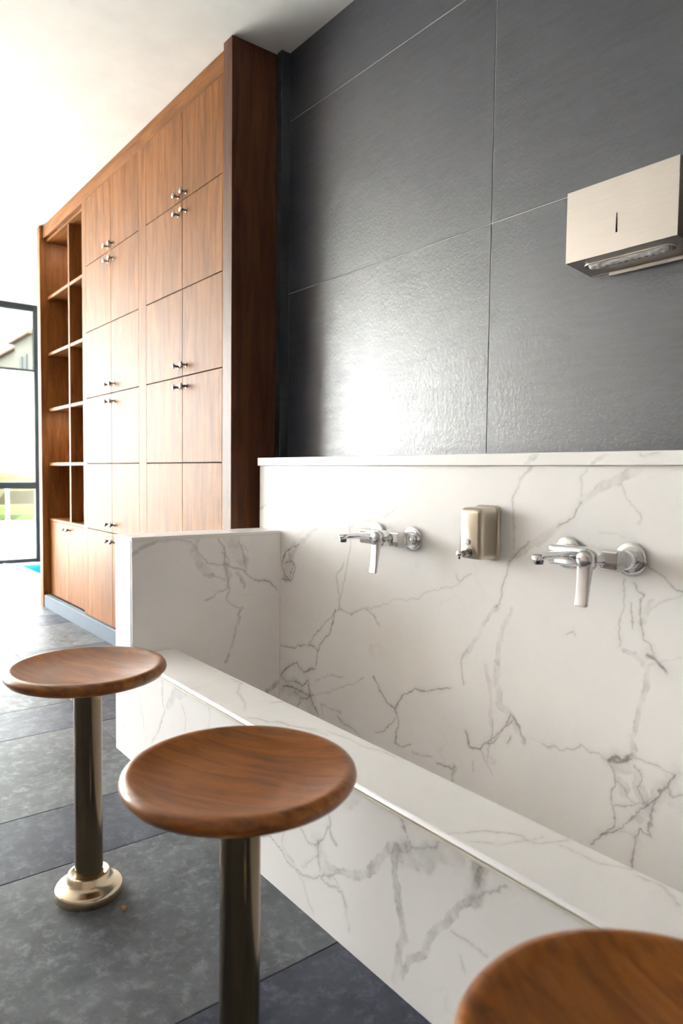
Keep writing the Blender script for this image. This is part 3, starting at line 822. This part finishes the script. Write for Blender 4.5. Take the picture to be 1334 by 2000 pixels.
def doors(x0, x1, xm, rows, kn, y):
    gp = 0.0016
    for i in range(len(rows) - 1):
        for a, b, s in ((x0, xm, -1), (xm, x1, 1)):
            d = box('door', (a + gp, b - gp, y, y + 0.019, rows[i] + gp + 0.0006, rows[i + 1] - gp), 'wood_upright', CB, 0.0008)
            knob(d, xm + s * 0.034, kn[i], y)
doors(-0.8257, -0.1345, -0.4637, ROWS, KN, CY)
doors(-1.6214, -0.9087, -1.2554, ROWS, KN, CY)
# the open shelves over a pair of low doors
SY = -0.168
XM3 = -1.99
doors(-2.4095, -1.6814, -2.045, [0.0784, 0.5360], [0.505], SY)
box('low_cupboard', (-2.4095, -1.6235, SY + 0.0205, CBK, 0.0784, 0.5360), 'dark_core', CB)
box('cupboard_top', (-2.4095, -1.6820, SY - 0.002, CBK, 0.5362, 0.5520), 'wood_level', CB, 0.0008)
box('shelf_back', (-2.4095, -1.6230, CBK - 0.015, CBK, 0.5522, 2.2500), 'wood_upright', CB)
box('shelf_side', (-1.6800, -1.6620, CY + 0.0205, CBK - 0.0155, 0.5522, 2.2500), 'wood_upright', CB)
box('shelf_top', (-2.4095, -1.6620, CY + 0.0205, CBK - 0.0155, 2.2320, 2.2500), 'wood_level', CB)
SHZ = [0.886, 1.218, 1.556, 1.896]
for a, b in ((-2.4095, XM3 - 0.0125), (XM3 + 0.0125, -1.6805)):
    for z in SHZ:
        box('shelf', (a, b, SY, CBK - 0.0155, z - 0.008, z + 0.010), 'wood_level', CB, 0.0006)
box('divider', (XM3 - 0.0120, XM3 + 0.0120, SY - 0.0015, CBK - 0.0155, 0.5522, 2.2318), 'wood_upright', CB, 0.0006)
for pz in (2.2278, 1.2057):
    lathe('puck_light', [(0.0, 0.0), (0.019, 0.0), (0.021, 0.004), (0.0, 0.004)], 'led', CB, (-2.22 + 1.25, -0.06, pz), 20)

# ================================================================== stools
def stool():
    r = root('stool', (0, 0, 0))
    R = 0.1535
    prof = [(0.0, 0.4460), (0.120, 0.4460), (0.136, 0.4475), (0.1465, 0.4525), (0.1520, 0.4600), (R, 0.4655), (0.1525, 0.4710), (0.1495, 0.4755),
            (0.1450, 0.4778), (0.1400, 0.4780), (0.1350, 0.4765), (0.1270, 0.4735), (0.110, 0.4695), (0.085, 0.4660), (0.055, 0.4640), (0.0, 0.4632)]
    prof = [(r_, 0.4425 + (z_ - 0.446) * 0.85) for r_, z_ in prof]
    lathe('seat', prof, 'wood_seat', r, (0, 0, 0), 96, angle=80)
    lathe('column', [(0.0, 0.03), (0.0270, 0.03), (0.0270, 0.4422), (0.0, 0.4422)], 'brass_column', r, (0, 0, 0), 64)
    lathe('base_flange', [(0.0, 0.0), (0.0650, 0.0), (0.0660, 0.003), (0.0660, 0.0160), (0.0645, 0.0200), (0.0600, 0.0230), (0.0520, 0.0255),
                          (0.0460, 0.0290), (0.0425, 0.0350), (0.0415, 0.0420), (0.0395, 0.0455), (0.0360, 0.0465), (0.0320, 0.0440), (0.0285, 0.0435), (0.0275, 0.0435), (0.0, 0.0435)],
          'brass_base', r, (0, 0, 0), 64)
    return r
st = stool()
STOOLS = [(0.747, -0.964, 0.35, 'round wooden stool farthest along the trough, its bronze base flange in view'),
          (1.349, -0.960, 0.55, 'middle round wooden stool with dark bronze column before the trough'),
          (1.941, -0.967, -0.25, 'nearest round wooden stool, cut off by the lower edge of the photo')]
for i, (x, y, a, lb) in enumerate(STOOLS):
    o = st if i == 0 else copy_tree(st, (x, y, 0))
    o.location = (x, y, 0)
    o.rotation_euler.z = a
    tag(o, lb, 'stool', 'round stools at the trough')

# ================================================================== wall mixer taps
def tap():
    r = root('tap', (0, 0, 0))          # origin on the marble, midway between the two unions
    for s in (-1, 1):
        x = s * 0.070
        lathe('flange', [(0.0, 0.0), (0.0325, 0.0), (0.0330, 0.002), (0.0325, 0.007), (0.0295, 0.0095), (0.0230, 0.0105), (0.0, 0.0105)], 'chrome', r, (x, 0, 0), 48, '-Y')
        lathe('union_nut', [(0.0, 0.009), (0.0120, 0.009), (0.0120, 0.017), (0.0160, 0.018), (0.0185, 0.0195), (0.0185, 0.0285), (0.0165, 0.0310), (0.0, 0.0310)], 'chrome', r, (x, 0, 0), 40, '-Y')
    # square bar, softly rounded
    sec = []
    for x, k in ((-0.0760, 0.93), (-0.0745, 1.0), (0.0745, 1.0), (0.0760, 0.93)):
        sec.append([(x, -0.0470 + a * k, b * k) for a, b in rrect(0.032, 0.040, 0.006, 5)])
    shade(link('body', bm_loft(sec), 'chrome', r, (0, 0, 0)), 40)
    # cartridge collar and lever
    lathe('collar', [(0.0, 0.060), (0.0205, 0.060), (0.0205, 0.0700), (0.0190, 0.0705), (0.0190, 0.0715), (0.0205, 0.0720), (0.0205, 0.0835), (0.0185, 0.0855), (0.0, 0.0855)],
          'chrome', r, (0.0310, 0, 0.001), 48, '-Y')
    lv = bm_lathe([(0.0, 0.0858), (0.0175, 0.0858), (0.0192, 0.0885), (0.0192, 0.0985), (0.0170, 0.1040), (0.0115, 0.1068), (0.0, 0.1075)], 40, '-Y', c=(0.031, 0, 0.001))
    secs = []
    for t in np.linspace(0, 1, 12):
        z = 0.004 - 0.089 * t
        y = -0.0955 - 0.006 * t - 0.004 * t * t
        wx = 0.0330 - 0.0065 * min(1, t * 1.6) + 0.0010 * t
        th = 0.0180 - 0.0105 * min(1, t * 1.25)
        secs.append([(0.031 + a, y + b, z) for a, b in rrect(wx, th, min(wx, th) * 0.42, 5)])
    e_ = secs[-1]
    secs.append([(0.031 + (q[0] - 0.031) * 0.8, -0.1055 + (q[1] + 0.1055) * 0.6, q[2] - 0.0018) for q in e_])
    bm_loft(secs, lv)
    shade(link('lever', lv, 'chrome_satin', r, (0, 0, 0)), 45)
    # flat spout reaching over the trough, nozzle under its tip
    secs = []
    for y, wx, th, dz in ((-0.060, 0.030, 0.020, 0.001), (-0.075, 0.027, 0.017, 0.003), (-0.110, 0.0235, 0.0145, 0.0045), (-0.145, 0.0225, 0.0135, 0.0050), (-0.158, 0.0220, 0.0130, 0.0045), (-0.165, 0.0190, 0.0110, 0.0035), (-0.1685, 0.0120, 0.0070, 0.0025)):
        secs.append([(-0.031 + a, y, b + dz) for a, b in rrect(wx, th, th * 0.46, 6)])
    sp = shade(link('spout', bm_loft(secs), 'chrome', r, (0, 0, 0)), 50)
    lathe('nozzle', [(0.0, -0.0085), (0.0075, -0.0085), (0.0085, -0.0070), (0.0085, 0.0), (0.0, 0.0)], 'dark_metal', sp, (-0.031, -0.154, -0.001), 24)
    d = lathe('hot_cold_dot', [(0.0, 0.0), (0.0022, 0.0), (0.0022, 0.0004), (0.0, 0.0004)], 'blue_mat', r, (0.0465, -0.0955, 0.006), 12, 'X')
    return r
tp = tap()
TAPS = [(0.7450, 0.6850, 'chrome single-lever wall mixer tap on the marble, nearer the wooden cabinet'),
        (1.3515, 0.6945, 'chrome single-lever wall mixer tap below the paper towel dispenser')]
for i, (x, z, lb) in enumerate(TAPS):
    o = tp if i == 0 else copy_tree(tp, None)
    o.location = (x, YM, z)
    tag(o, lb, 'tap', 'wall mixer taps over the trough')

# ================================================================== soap dispenser
SD = root('soap_dispenser', (1.0615, YM, 0.66), 'small brushed steel soap dispenser with push valve between the two taps', 'soap dispenser')
def shell(w0, h0, w1, h1, y0, y1, r0, n, zc, dome):
    secs = []
    for i in range(n + 1):
        t = i / n
        e = 1 - (1 - math.cos(max(0, (t - (1 - dome)) / dome) * math.pi / 2)) if t > 1 - dome else 1
        k = math.sqrt(max(0.0, 1 - max(0, (t - (1 - dome)) / dome) ** 2)) if t > 1 - dome else 1
        ins = (1 - k) * 0.010
        ww = w0 + (w1 - w0) * t - 2 * ins
        hh = h0 + (h1 - h0) * t - 2 * ins
        secs.append([(a, y0 + (y1 - y0) * t, zc + b) for a, b in rrect(ww, hh, max(0.004, r0 - ins), 6)])
    return secs
shade(link('body', bm_loft(shell(0.072, 0.120, 0.068, 0.117, -0.010, -0.062, 0.013, 14, 0.060, 0.22)), 'nickel', SD, (0, 0, 0)), 50)
shade(link('back_plate', bm_loft(shell(0.078, 0.128, 0.074, 0.124, 0.0, -0.0095, 0.014, 8, 0.060, 0.5)), 'nickel', SD, (0, 0, 0)), 50)
lathe('sight_ring', [(0.0, 0.0), (0.0078, 0.0), (0.0078, 0.0016), (0.0066, 0.0022), (0.0060, 0.0010), (0.0, 0.0010)], 'chrome_satin', SD, (-0.004, -0.0615, 0.041), 28, '-Y')
lathe('sight_glass', [(0.0, 0.0), (0.0058, 0.0), (0.0050, 0.0018), (0.0, 0.0025)], 'white_plastic', SD, (-0.004, -0.0622, 0.041), 24, '-Y')
lathe('valve', [(0.0, 0.0), (0.0100, 0.0), (0.0100, 0.004), (0.0080, 0.0060), (0.0075, 0.0200), (0.0058, 0.0210), (0.0058, 0.0300), (0.0, 0.0300)], 'dark_metal', SD, (0.000, -0.0610, 0.016), 28, '-Y')
lathe('push_button', [(0.0, 0.0), (0.0068, 0.0), (0.0075, 0.0020), (0.0070, 0.0060), (0.0045, 0.0075), (0.0, 0.0070)], 'chrome_satin', SD, (0.000, -0.0910, 0.016), 28, '-Y')
lathe('drip_nozzle', [(0.0, 0.0), (0.0022, 0.0), (0.0026, 0.005), (0.0, 0.005)], 'dark_metal', SD, (0.000, -0.0935, 0.0040), 16)

# ================================================================== paper towel dispenser
PX0, PX1, PD = 1.222, 1.4640, -0.097
PT = root('paper_towel_dispenser', ((PX0 + PX1) / 2, 0, 1.29), 'brushed steel paper towel dispenser on the dark slate wall', 'dispenser')
PW = PX1 - PX0
def ppart(name, bm, mat):
    return link(name, bm, mat, PT, (0, 0, 0))
ZB, ZF, ZT = 0.0065, 0.0175, 0.1645      # local heights: back lower edge, front lower edge, top
t_ = 0.0012
# front sheet with the tapered sight slot cut in it (built round the opening)
def front_sheet():
    bm = bmesh.new()
    sl = [(-0.0065 - 0.0016, ZF + 0.0455), (-0.0065 + 0.0016, ZF + 0.0455), (-0.0065 + 0.0006, ZF + 0.0840), (-0.0065 - 0.0006, ZF + 0.0840)]
    sl = [(-0.0067, 0.0545), (-0.0067 + 0.0046, 0.0545), (-0.0067 + 0.0034, 0.0935), (-0.0067 + 0.0012, 0.0935)]
    out = [(-PW / 2, ZF), (PW / 2, ZF), (PW / 2, ZT), (-PW / 2, ZT)]
    fr, bk = PD, PD + t_
    for y in (fr, bk):
        O = [bm.verts.new((a, y, b)) for a, b in out]
        I_ = [bm.verts.new((a, y, b)) for a, b in sl]
        for i in range(4):
            bm.faces.new((O[i], O[(i + 1) % 4], I_[(i + 1) % 4], I_[i]))
        if y == fr: O1, I1 = O, I_
        else:
            for i in range(4):
                bm.faces.new((O1[i], O1[(i + 1) % 4], O[(i + 1) % 4], O[i]))
                bm.faces.new((I1[i], I1[(i + 1) % 4], I_[(i + 1) % 4], I_[i]))
    bmesh.ops.recalc_face_normals(bm, faces=bm.faces)
    return bm
ppart('front_cover', front_sheet(), 'steel')
for s in (-1, 1):
    bm = bm_prism([(PD + t_, ZF), (0.0, ZB), (0.0, ZT), (PD + t_, ZT)], t_, 'YZ', c=(s * (PW / 2 - t_ / 2), 0, 0))
    ppart('side_cover', bm, 'steel')
bm = bm_prism([(PD + t_, ZT - t_), (0.0, ZT - t_), (0.0, ZT), (PD + t_, ZT)], PW - 2 * t_, 'YZ')
ppart('top_cover', bm, 'steel')
# sloping underside with the long rounded towel slot
def underside():
    bm = bmesh.new()
    def P3(a, v, o=0.0):               # a across, v from front (0) to wall (1)
        return Vector((a, PD + (0.0 - PD) * v, ZF + (ZB - ZF) * v + o))
    slot = []
    n = 10
    hw, v0, v1 = PW / 2 - 0.022, 0.26, 0.60
    rv = (v1 - v0) / 2
    for s, a0 in ((1, -90), (-1, 90)):
        for i in range(n + 1):
            a = math.radians(a0 + 180 * i / n)
            slot.append((s * (hw - 0.016) + 0.016 * math.cos(a), (v0 + v1) / 2 + rv * math.sin(a)))
    outr = []
    N = len(slot)
    hw2 = PW / 2 - t_
    for i, (a, v) in enumerate(slot):
        if i <= n // 2 - 3: q = (hw2 if i > 1 else a, 0.0)
        else: q = None
        outr.append(q)
    # outer ring: push each slot point outwards to the rectangle
    outr = []
    cx, cv = 0.0, (v0 + v1) / 2
    for i, (a, v) in enumerate(slot):
        s = 1 if a > 0 else -1
        da = (a - s * (hw - 0.016)) / 0.016
        dv = (v - cv) / rv
        m_ = max(abs(da), abs(dv), 1e-6)
        da, dv = da / m_, dv / m_
        A_ = s * (hw - 0.016) + da * (hw2 - (hw - 0.016))
        V_ = cv + (dv * (1 - cv) if dv > 0 else dv * cv)
        outr.append((A_, V_))
    for o_ in (0.0, t_):
        I_ = [bm.verts.new(P3(a, v, o_)) for a, v in slot]
        O = [bm.verts.new(P3(a, v, o_)) for a, v in outr]
        for i in range(N):
            j = (i + 1) % N
            bm.faces.new((O[i], O[j], I_[j], I_[i]))
        if o_ == 0.0: I1 = I_
        else:
            for i in range(N):
                bm.faces.new((I1[i], I1[(i + 1) % N], I_[(i + 1) % N], I_[i]))
    # rolled lip round the slot
    lip0 = [P3(a, v, -0.0025) for a, v in slot]
    lip1 = [P3(a * 0.985, cv + (v - cv) * 0.86, -0.0025) for a, v in slot]
    L0 = [bm.verts.new(q) for q in lip0]; L1 = [bm.verts.new(q) for q in lip1]
    L2 = [bm.verts.new(P3(a * 0.985, cv + (v - cv) * 0.86, 0.006)) for a, v in slot]
    for i in range(N):
        j = (i + 1) % N
        bm.faces.new((I1[i], I1[j], L0[j], L0[i]))
        bm.faces.new((L0[i], L0[j], L1[j], L1[i]))
        bm.faces.new((L1[i], L1[j], L2[j], L2[i]))
    bmesh.ops.recalc_face_normals(bm, faces=bm.faces)
    return bm
ppart('slotted_underside', underside(), 'steel')
box('hinge_plate', (PX0 + 0.050, PX1 - 0.030, -0.012, -0.004, 1.2870, 1.2945), 'steel', PT, 0.0008)
box('back_plate', (PX0 + 0.004, PX1 - 0.004, -0.004, -0.0005, 1.2955, 1.4520), 'nickel', PT)
box('inner_tray', (PX0 + 0.006, PX1 - 0.006, -0.090, -0.006, 1.375, 1.440), 'black', PT)
shade(link('hook_tab', bm_loft([[(a, y, 0.1640 + b) for a, b in rrect(0.010, 0.030, 0.0045, 6)] for y in (-0.012, -0.009)]), 'steel', PT, (0.010, 0, 0)), 40)
# the folded towel sheets showing in the slot
def towel():
    bm = bmesh.new()
    nx, ny = 44, 6
    g_ = []
    for j in range(ny + 1):
        row = []
        for i in range(nx + 1):
            x = -PW / 2 + 0.033 + (PW - 0.070) * i / nx
            v = 0.30 + 0.26 * j / ny
            zz = ZF + (ZB - ZF) * v - 0.0010 - 0.004 * math.sin(math.pi * j / ny) + 0.0016 * math.sin(i * 1.7 + j) + 0.0022 * math.sin(i * 0.55 + 2 * j)
            row.append(bm.verts.new((x, PD * (1 - v), zz)))
        g_.append(row)
    top = []
    for j in range(ny):
        for i in range(nx):
            bm.faces.new((g_[j][i], g_[j][i + 1], g_[j + 1][i + 1], g_[j + 1][i]))
    r_ = bmesh.ops.extrude_face_region(bm, geom=bm.faces[:])
    for v in [e for e in r_['geom'] if isinstance(e, bmesh.types.BMVert)]:
        v.co.z = 0.060
    bmesh.ops.recalc_face_normals(bm, faces=bm.faces)
    return bm
tw = link('paper_towels', towel(), 'paper', None, ((PX0 + PX1) / 2, 0, 1.29), True)
tag(tw, 'crumpled white paper towels showing in the steel dispenser slot', 'paper towels')

# ================================================================== small things on the floor
def chip():
    bm = bmesh.new()
    pts = [(-0.007, -0.003, 0.0005), (0.0, -0.005, 0.004), (0.008, -0.002, 0.001), (0.005, 0.004, 0.0035), (-0.002, 0.003, 0.0065), (-0.008, 0.003, 0.001)]
    A = [bm.verts.new(q) for q in pts]; B = [bm.verts.new((x, y, z * 0.2)) for x, y, z in pts]
    bm.faces.new(A); bm.faces.new(B[::-1])
    for i in range(6):
        bm.faces.new((A[i], B[i], B[(i + 1) % 6], A[(i + 1) % 6]))
    bmesh.ops.recalc_face_normals(bm, faces=bm.faces)
    return bm
tag(link('dry_leaf', chip(), 'leaf_brown', None, (0.837, -0.927, 0.0)), 'tiny curled brown leaf on the floor beside the stool base', 'leaf')
MT = root('floor_mat', (-3.6, 0.113, 0), 'bright blue floor mat with white border by the window', 'mat')
box('mat_field', (-4.44, -2.75, 0.130, 0.58, 0.0, 0.008), 'blue_mat', MT, 0.002)
box('mat_border', (-4.46, -2.73, 0.108, 0.1295, 0.0, 0.009), 'mat_edge', MT, 0.002)

def pebbles():
    bm = bmesh.new()
    rr = random.Random(3)
    for i in range(46):
        x = XW + 0.03 + rr.random() * 0.09
        y = 0.10 - rr.random() * 1.5
        s = 0.012 + rr.random() * 0.012
        r_ = bmesh.ops.create_icosphere(bm, subdivisions=1, radius=s)
        for v in r_['verts']:
            v.co = Vector((v.co.x * (0.8 + 0.4 * rr.random()) + x, v.co.y * 1.2 + y, max(0.0, v.co.z * 0.6 + s * 0.45)))
    return bm
tag(link('pebbles', pebbles(), 'pebble', None, (0, 0, 0)), 'pale pebbles strewn along the window sill', 'pebbles', kind='stuff')

# ================================================================== outside the windows
tag(box('ground_outside', (-80, XW - 0.05, -40, 60, -0.12, -0.04), 'asphalt'), kind='structure')
tag(box('terrace_outside', (-10.4, XW - 0.05, -14, 12, -0.04, -0.01), 'pavement'), kind='structure')
tag(box('lawn_outside', (-80, -11.2, -40, 60, -0.039, 0.0), 'field'), kind='structure')
def hedge_mesh(L, D, H, seed):
    bm = bmesh.new()
    rr = random.Random(seed)
    n, m = 40, 6
    rows = []
    for i in range(n + 1):
        row = []
        for j in range(m + 1):
            a = math.pi * j / m
            k_ = 1 + 0.22 * (rr.random() - 0.5)
            row.append(bm.verts.new((D / 2 * math.cos(a) * k_, L * (i / n - 0.5), max(0, H * math.sin(a) * k_) )))
        rows.append(row)
    for i in range(n):
        for j in range(m):
            bm.faces.new((rows[i][j], rows[i][j + 1], rows[i + 1][j + 1], rows[i + 1][j]))
    for R_ in (rows[0], rows[-1]): bm.faces.new(R_)
    bmesh.ops.recalc_face_normals(bm, faces=bm.faces)
    return bm
tag(link('hedge', hedge_mesh(9, 1.2, 0.26, 2), 'hedge', None, (-11.0, 1.6, -0.04)), 'low green hedge outside beyond the pale paving', 'hedge')
tag(link('shrub_bank', hedge_mesh(16, 3.0, 0.75, 5), 'field', None, (-17.5, 3.0, -0.04)), 'yellowish shrub bank outside behind the low hedge', 'shrubs')
PO = lathe('bollard', [(0.0, 0.0), (0.06, 0.0), (0.06, 0.05), (0.03, 0.07), (0.028, 0.54), (0.04, 0.56), (0.04, 0.60), (0.0, 0.60)], 'shutter', None, (-10.2, 1.30, -0.04), 16)
tag(PO, 'thin grey bollard standing outside by the low hedge', 'bollard')

BD = root('house', (-29.0, 8.6, -0.04), 'cream house with orange tiled roof seen through the top window light', 'house')
def bpart(name, b, mat, bev=0): return box(name, b, mat, BD, bev)
bpart('wall_block', (-28.4, -25.9, 5.65, 12, -0.04, 5.85), 'render_cream')
bpart('wall_block', (-34.0, -28.41, 6.05, 12, -0.04, 5.85), 'render_cream')
def roof(x0, x1, y0, y1, z0, h):
    bm = bmesh.new()
    ym_ = (y0 + y1) / 2
    A = [bm.verts.new(q) for q in ((x0, y0, z0), (x1, y0, z0), (x1, y1, z0), (x0, y1, z0))]
    A2 = [bm.verts.new((v.co.x, v.co.y, z0 - 0.12)) for v in A]
    B = [bm.verts.new(q) for q in ((x0 + 1.2, ym_, z0 + h), (x1 - 1.2, ym_, z0 + h))]
    bm.faces.new((A[0], A[1], B[1], B[0])); bm.faces.new((A[1], A[2], B[1])); bm.faces.new((A[2], A[3], B[0], B[1])); bm.faces.new((A[3], A[0], B[0]))
    for i in range(4):
        bm.faces.new((A[i], A2[i], A2[(i + 1) % 4], A[(i + 1) % 4]))
    bm.faces.new(A2)
    bmesh.ops.recalc_face_normals(bm, faces=bm.faces)
    return link('roof', bm, 'roof_tile', BD, -wpos(BD))
roof(-28.7, -25.6, 5.45, 12.2, 5.97, 1.9)
roof(-34.3, -28.71, 5.85, 12.2, 5.97, 1.6)
for x in (-27.3, -26.6):
    for z in (1.6, 4.0):
        f = bpart('window', (x - 0.18, x + 0.18, 5.60, 5.66, z, z + 1.2), 'shutter')
for x in (-29.5, -31.0, -32.6):
    for z in (1.6, 4.0):
        bpart('window', (x - 0.25, x + 0.25, 6.00, 6.06, z, z + 1.2), 'shutter')
def hill():
    bm = bmesh.new()
    n = 24
    A, B = [], []
    for i in range(n + 1):
        y = -10 + 60 * i / n
        z = 6 + 14 * math.exp(-((y - 16) / 18) ** 2) + 0.8 * math.sin(i * 1.3)
        A.append(bm.verts.new((-76, y, -0.1))); B.append(bm.verts.new((-86 , y, z)))
    C_ = [bm.verts.new((-100, v.co.y, -0.1)) for v in A]
    for i in range(n):
        bm.faces.new((A[i], A[i + 1], B[i + 1], B[i])); bm.faces.new((B[i], B[i + 1], C_[i + 1], C_[i]))
    bmesh.ops.recalc_face_normals(bm, faces=bm.faces)
    return bm
tag(link('hillside', hill(), 'mountain', None, (0, 0, 0), True), kind='structure')
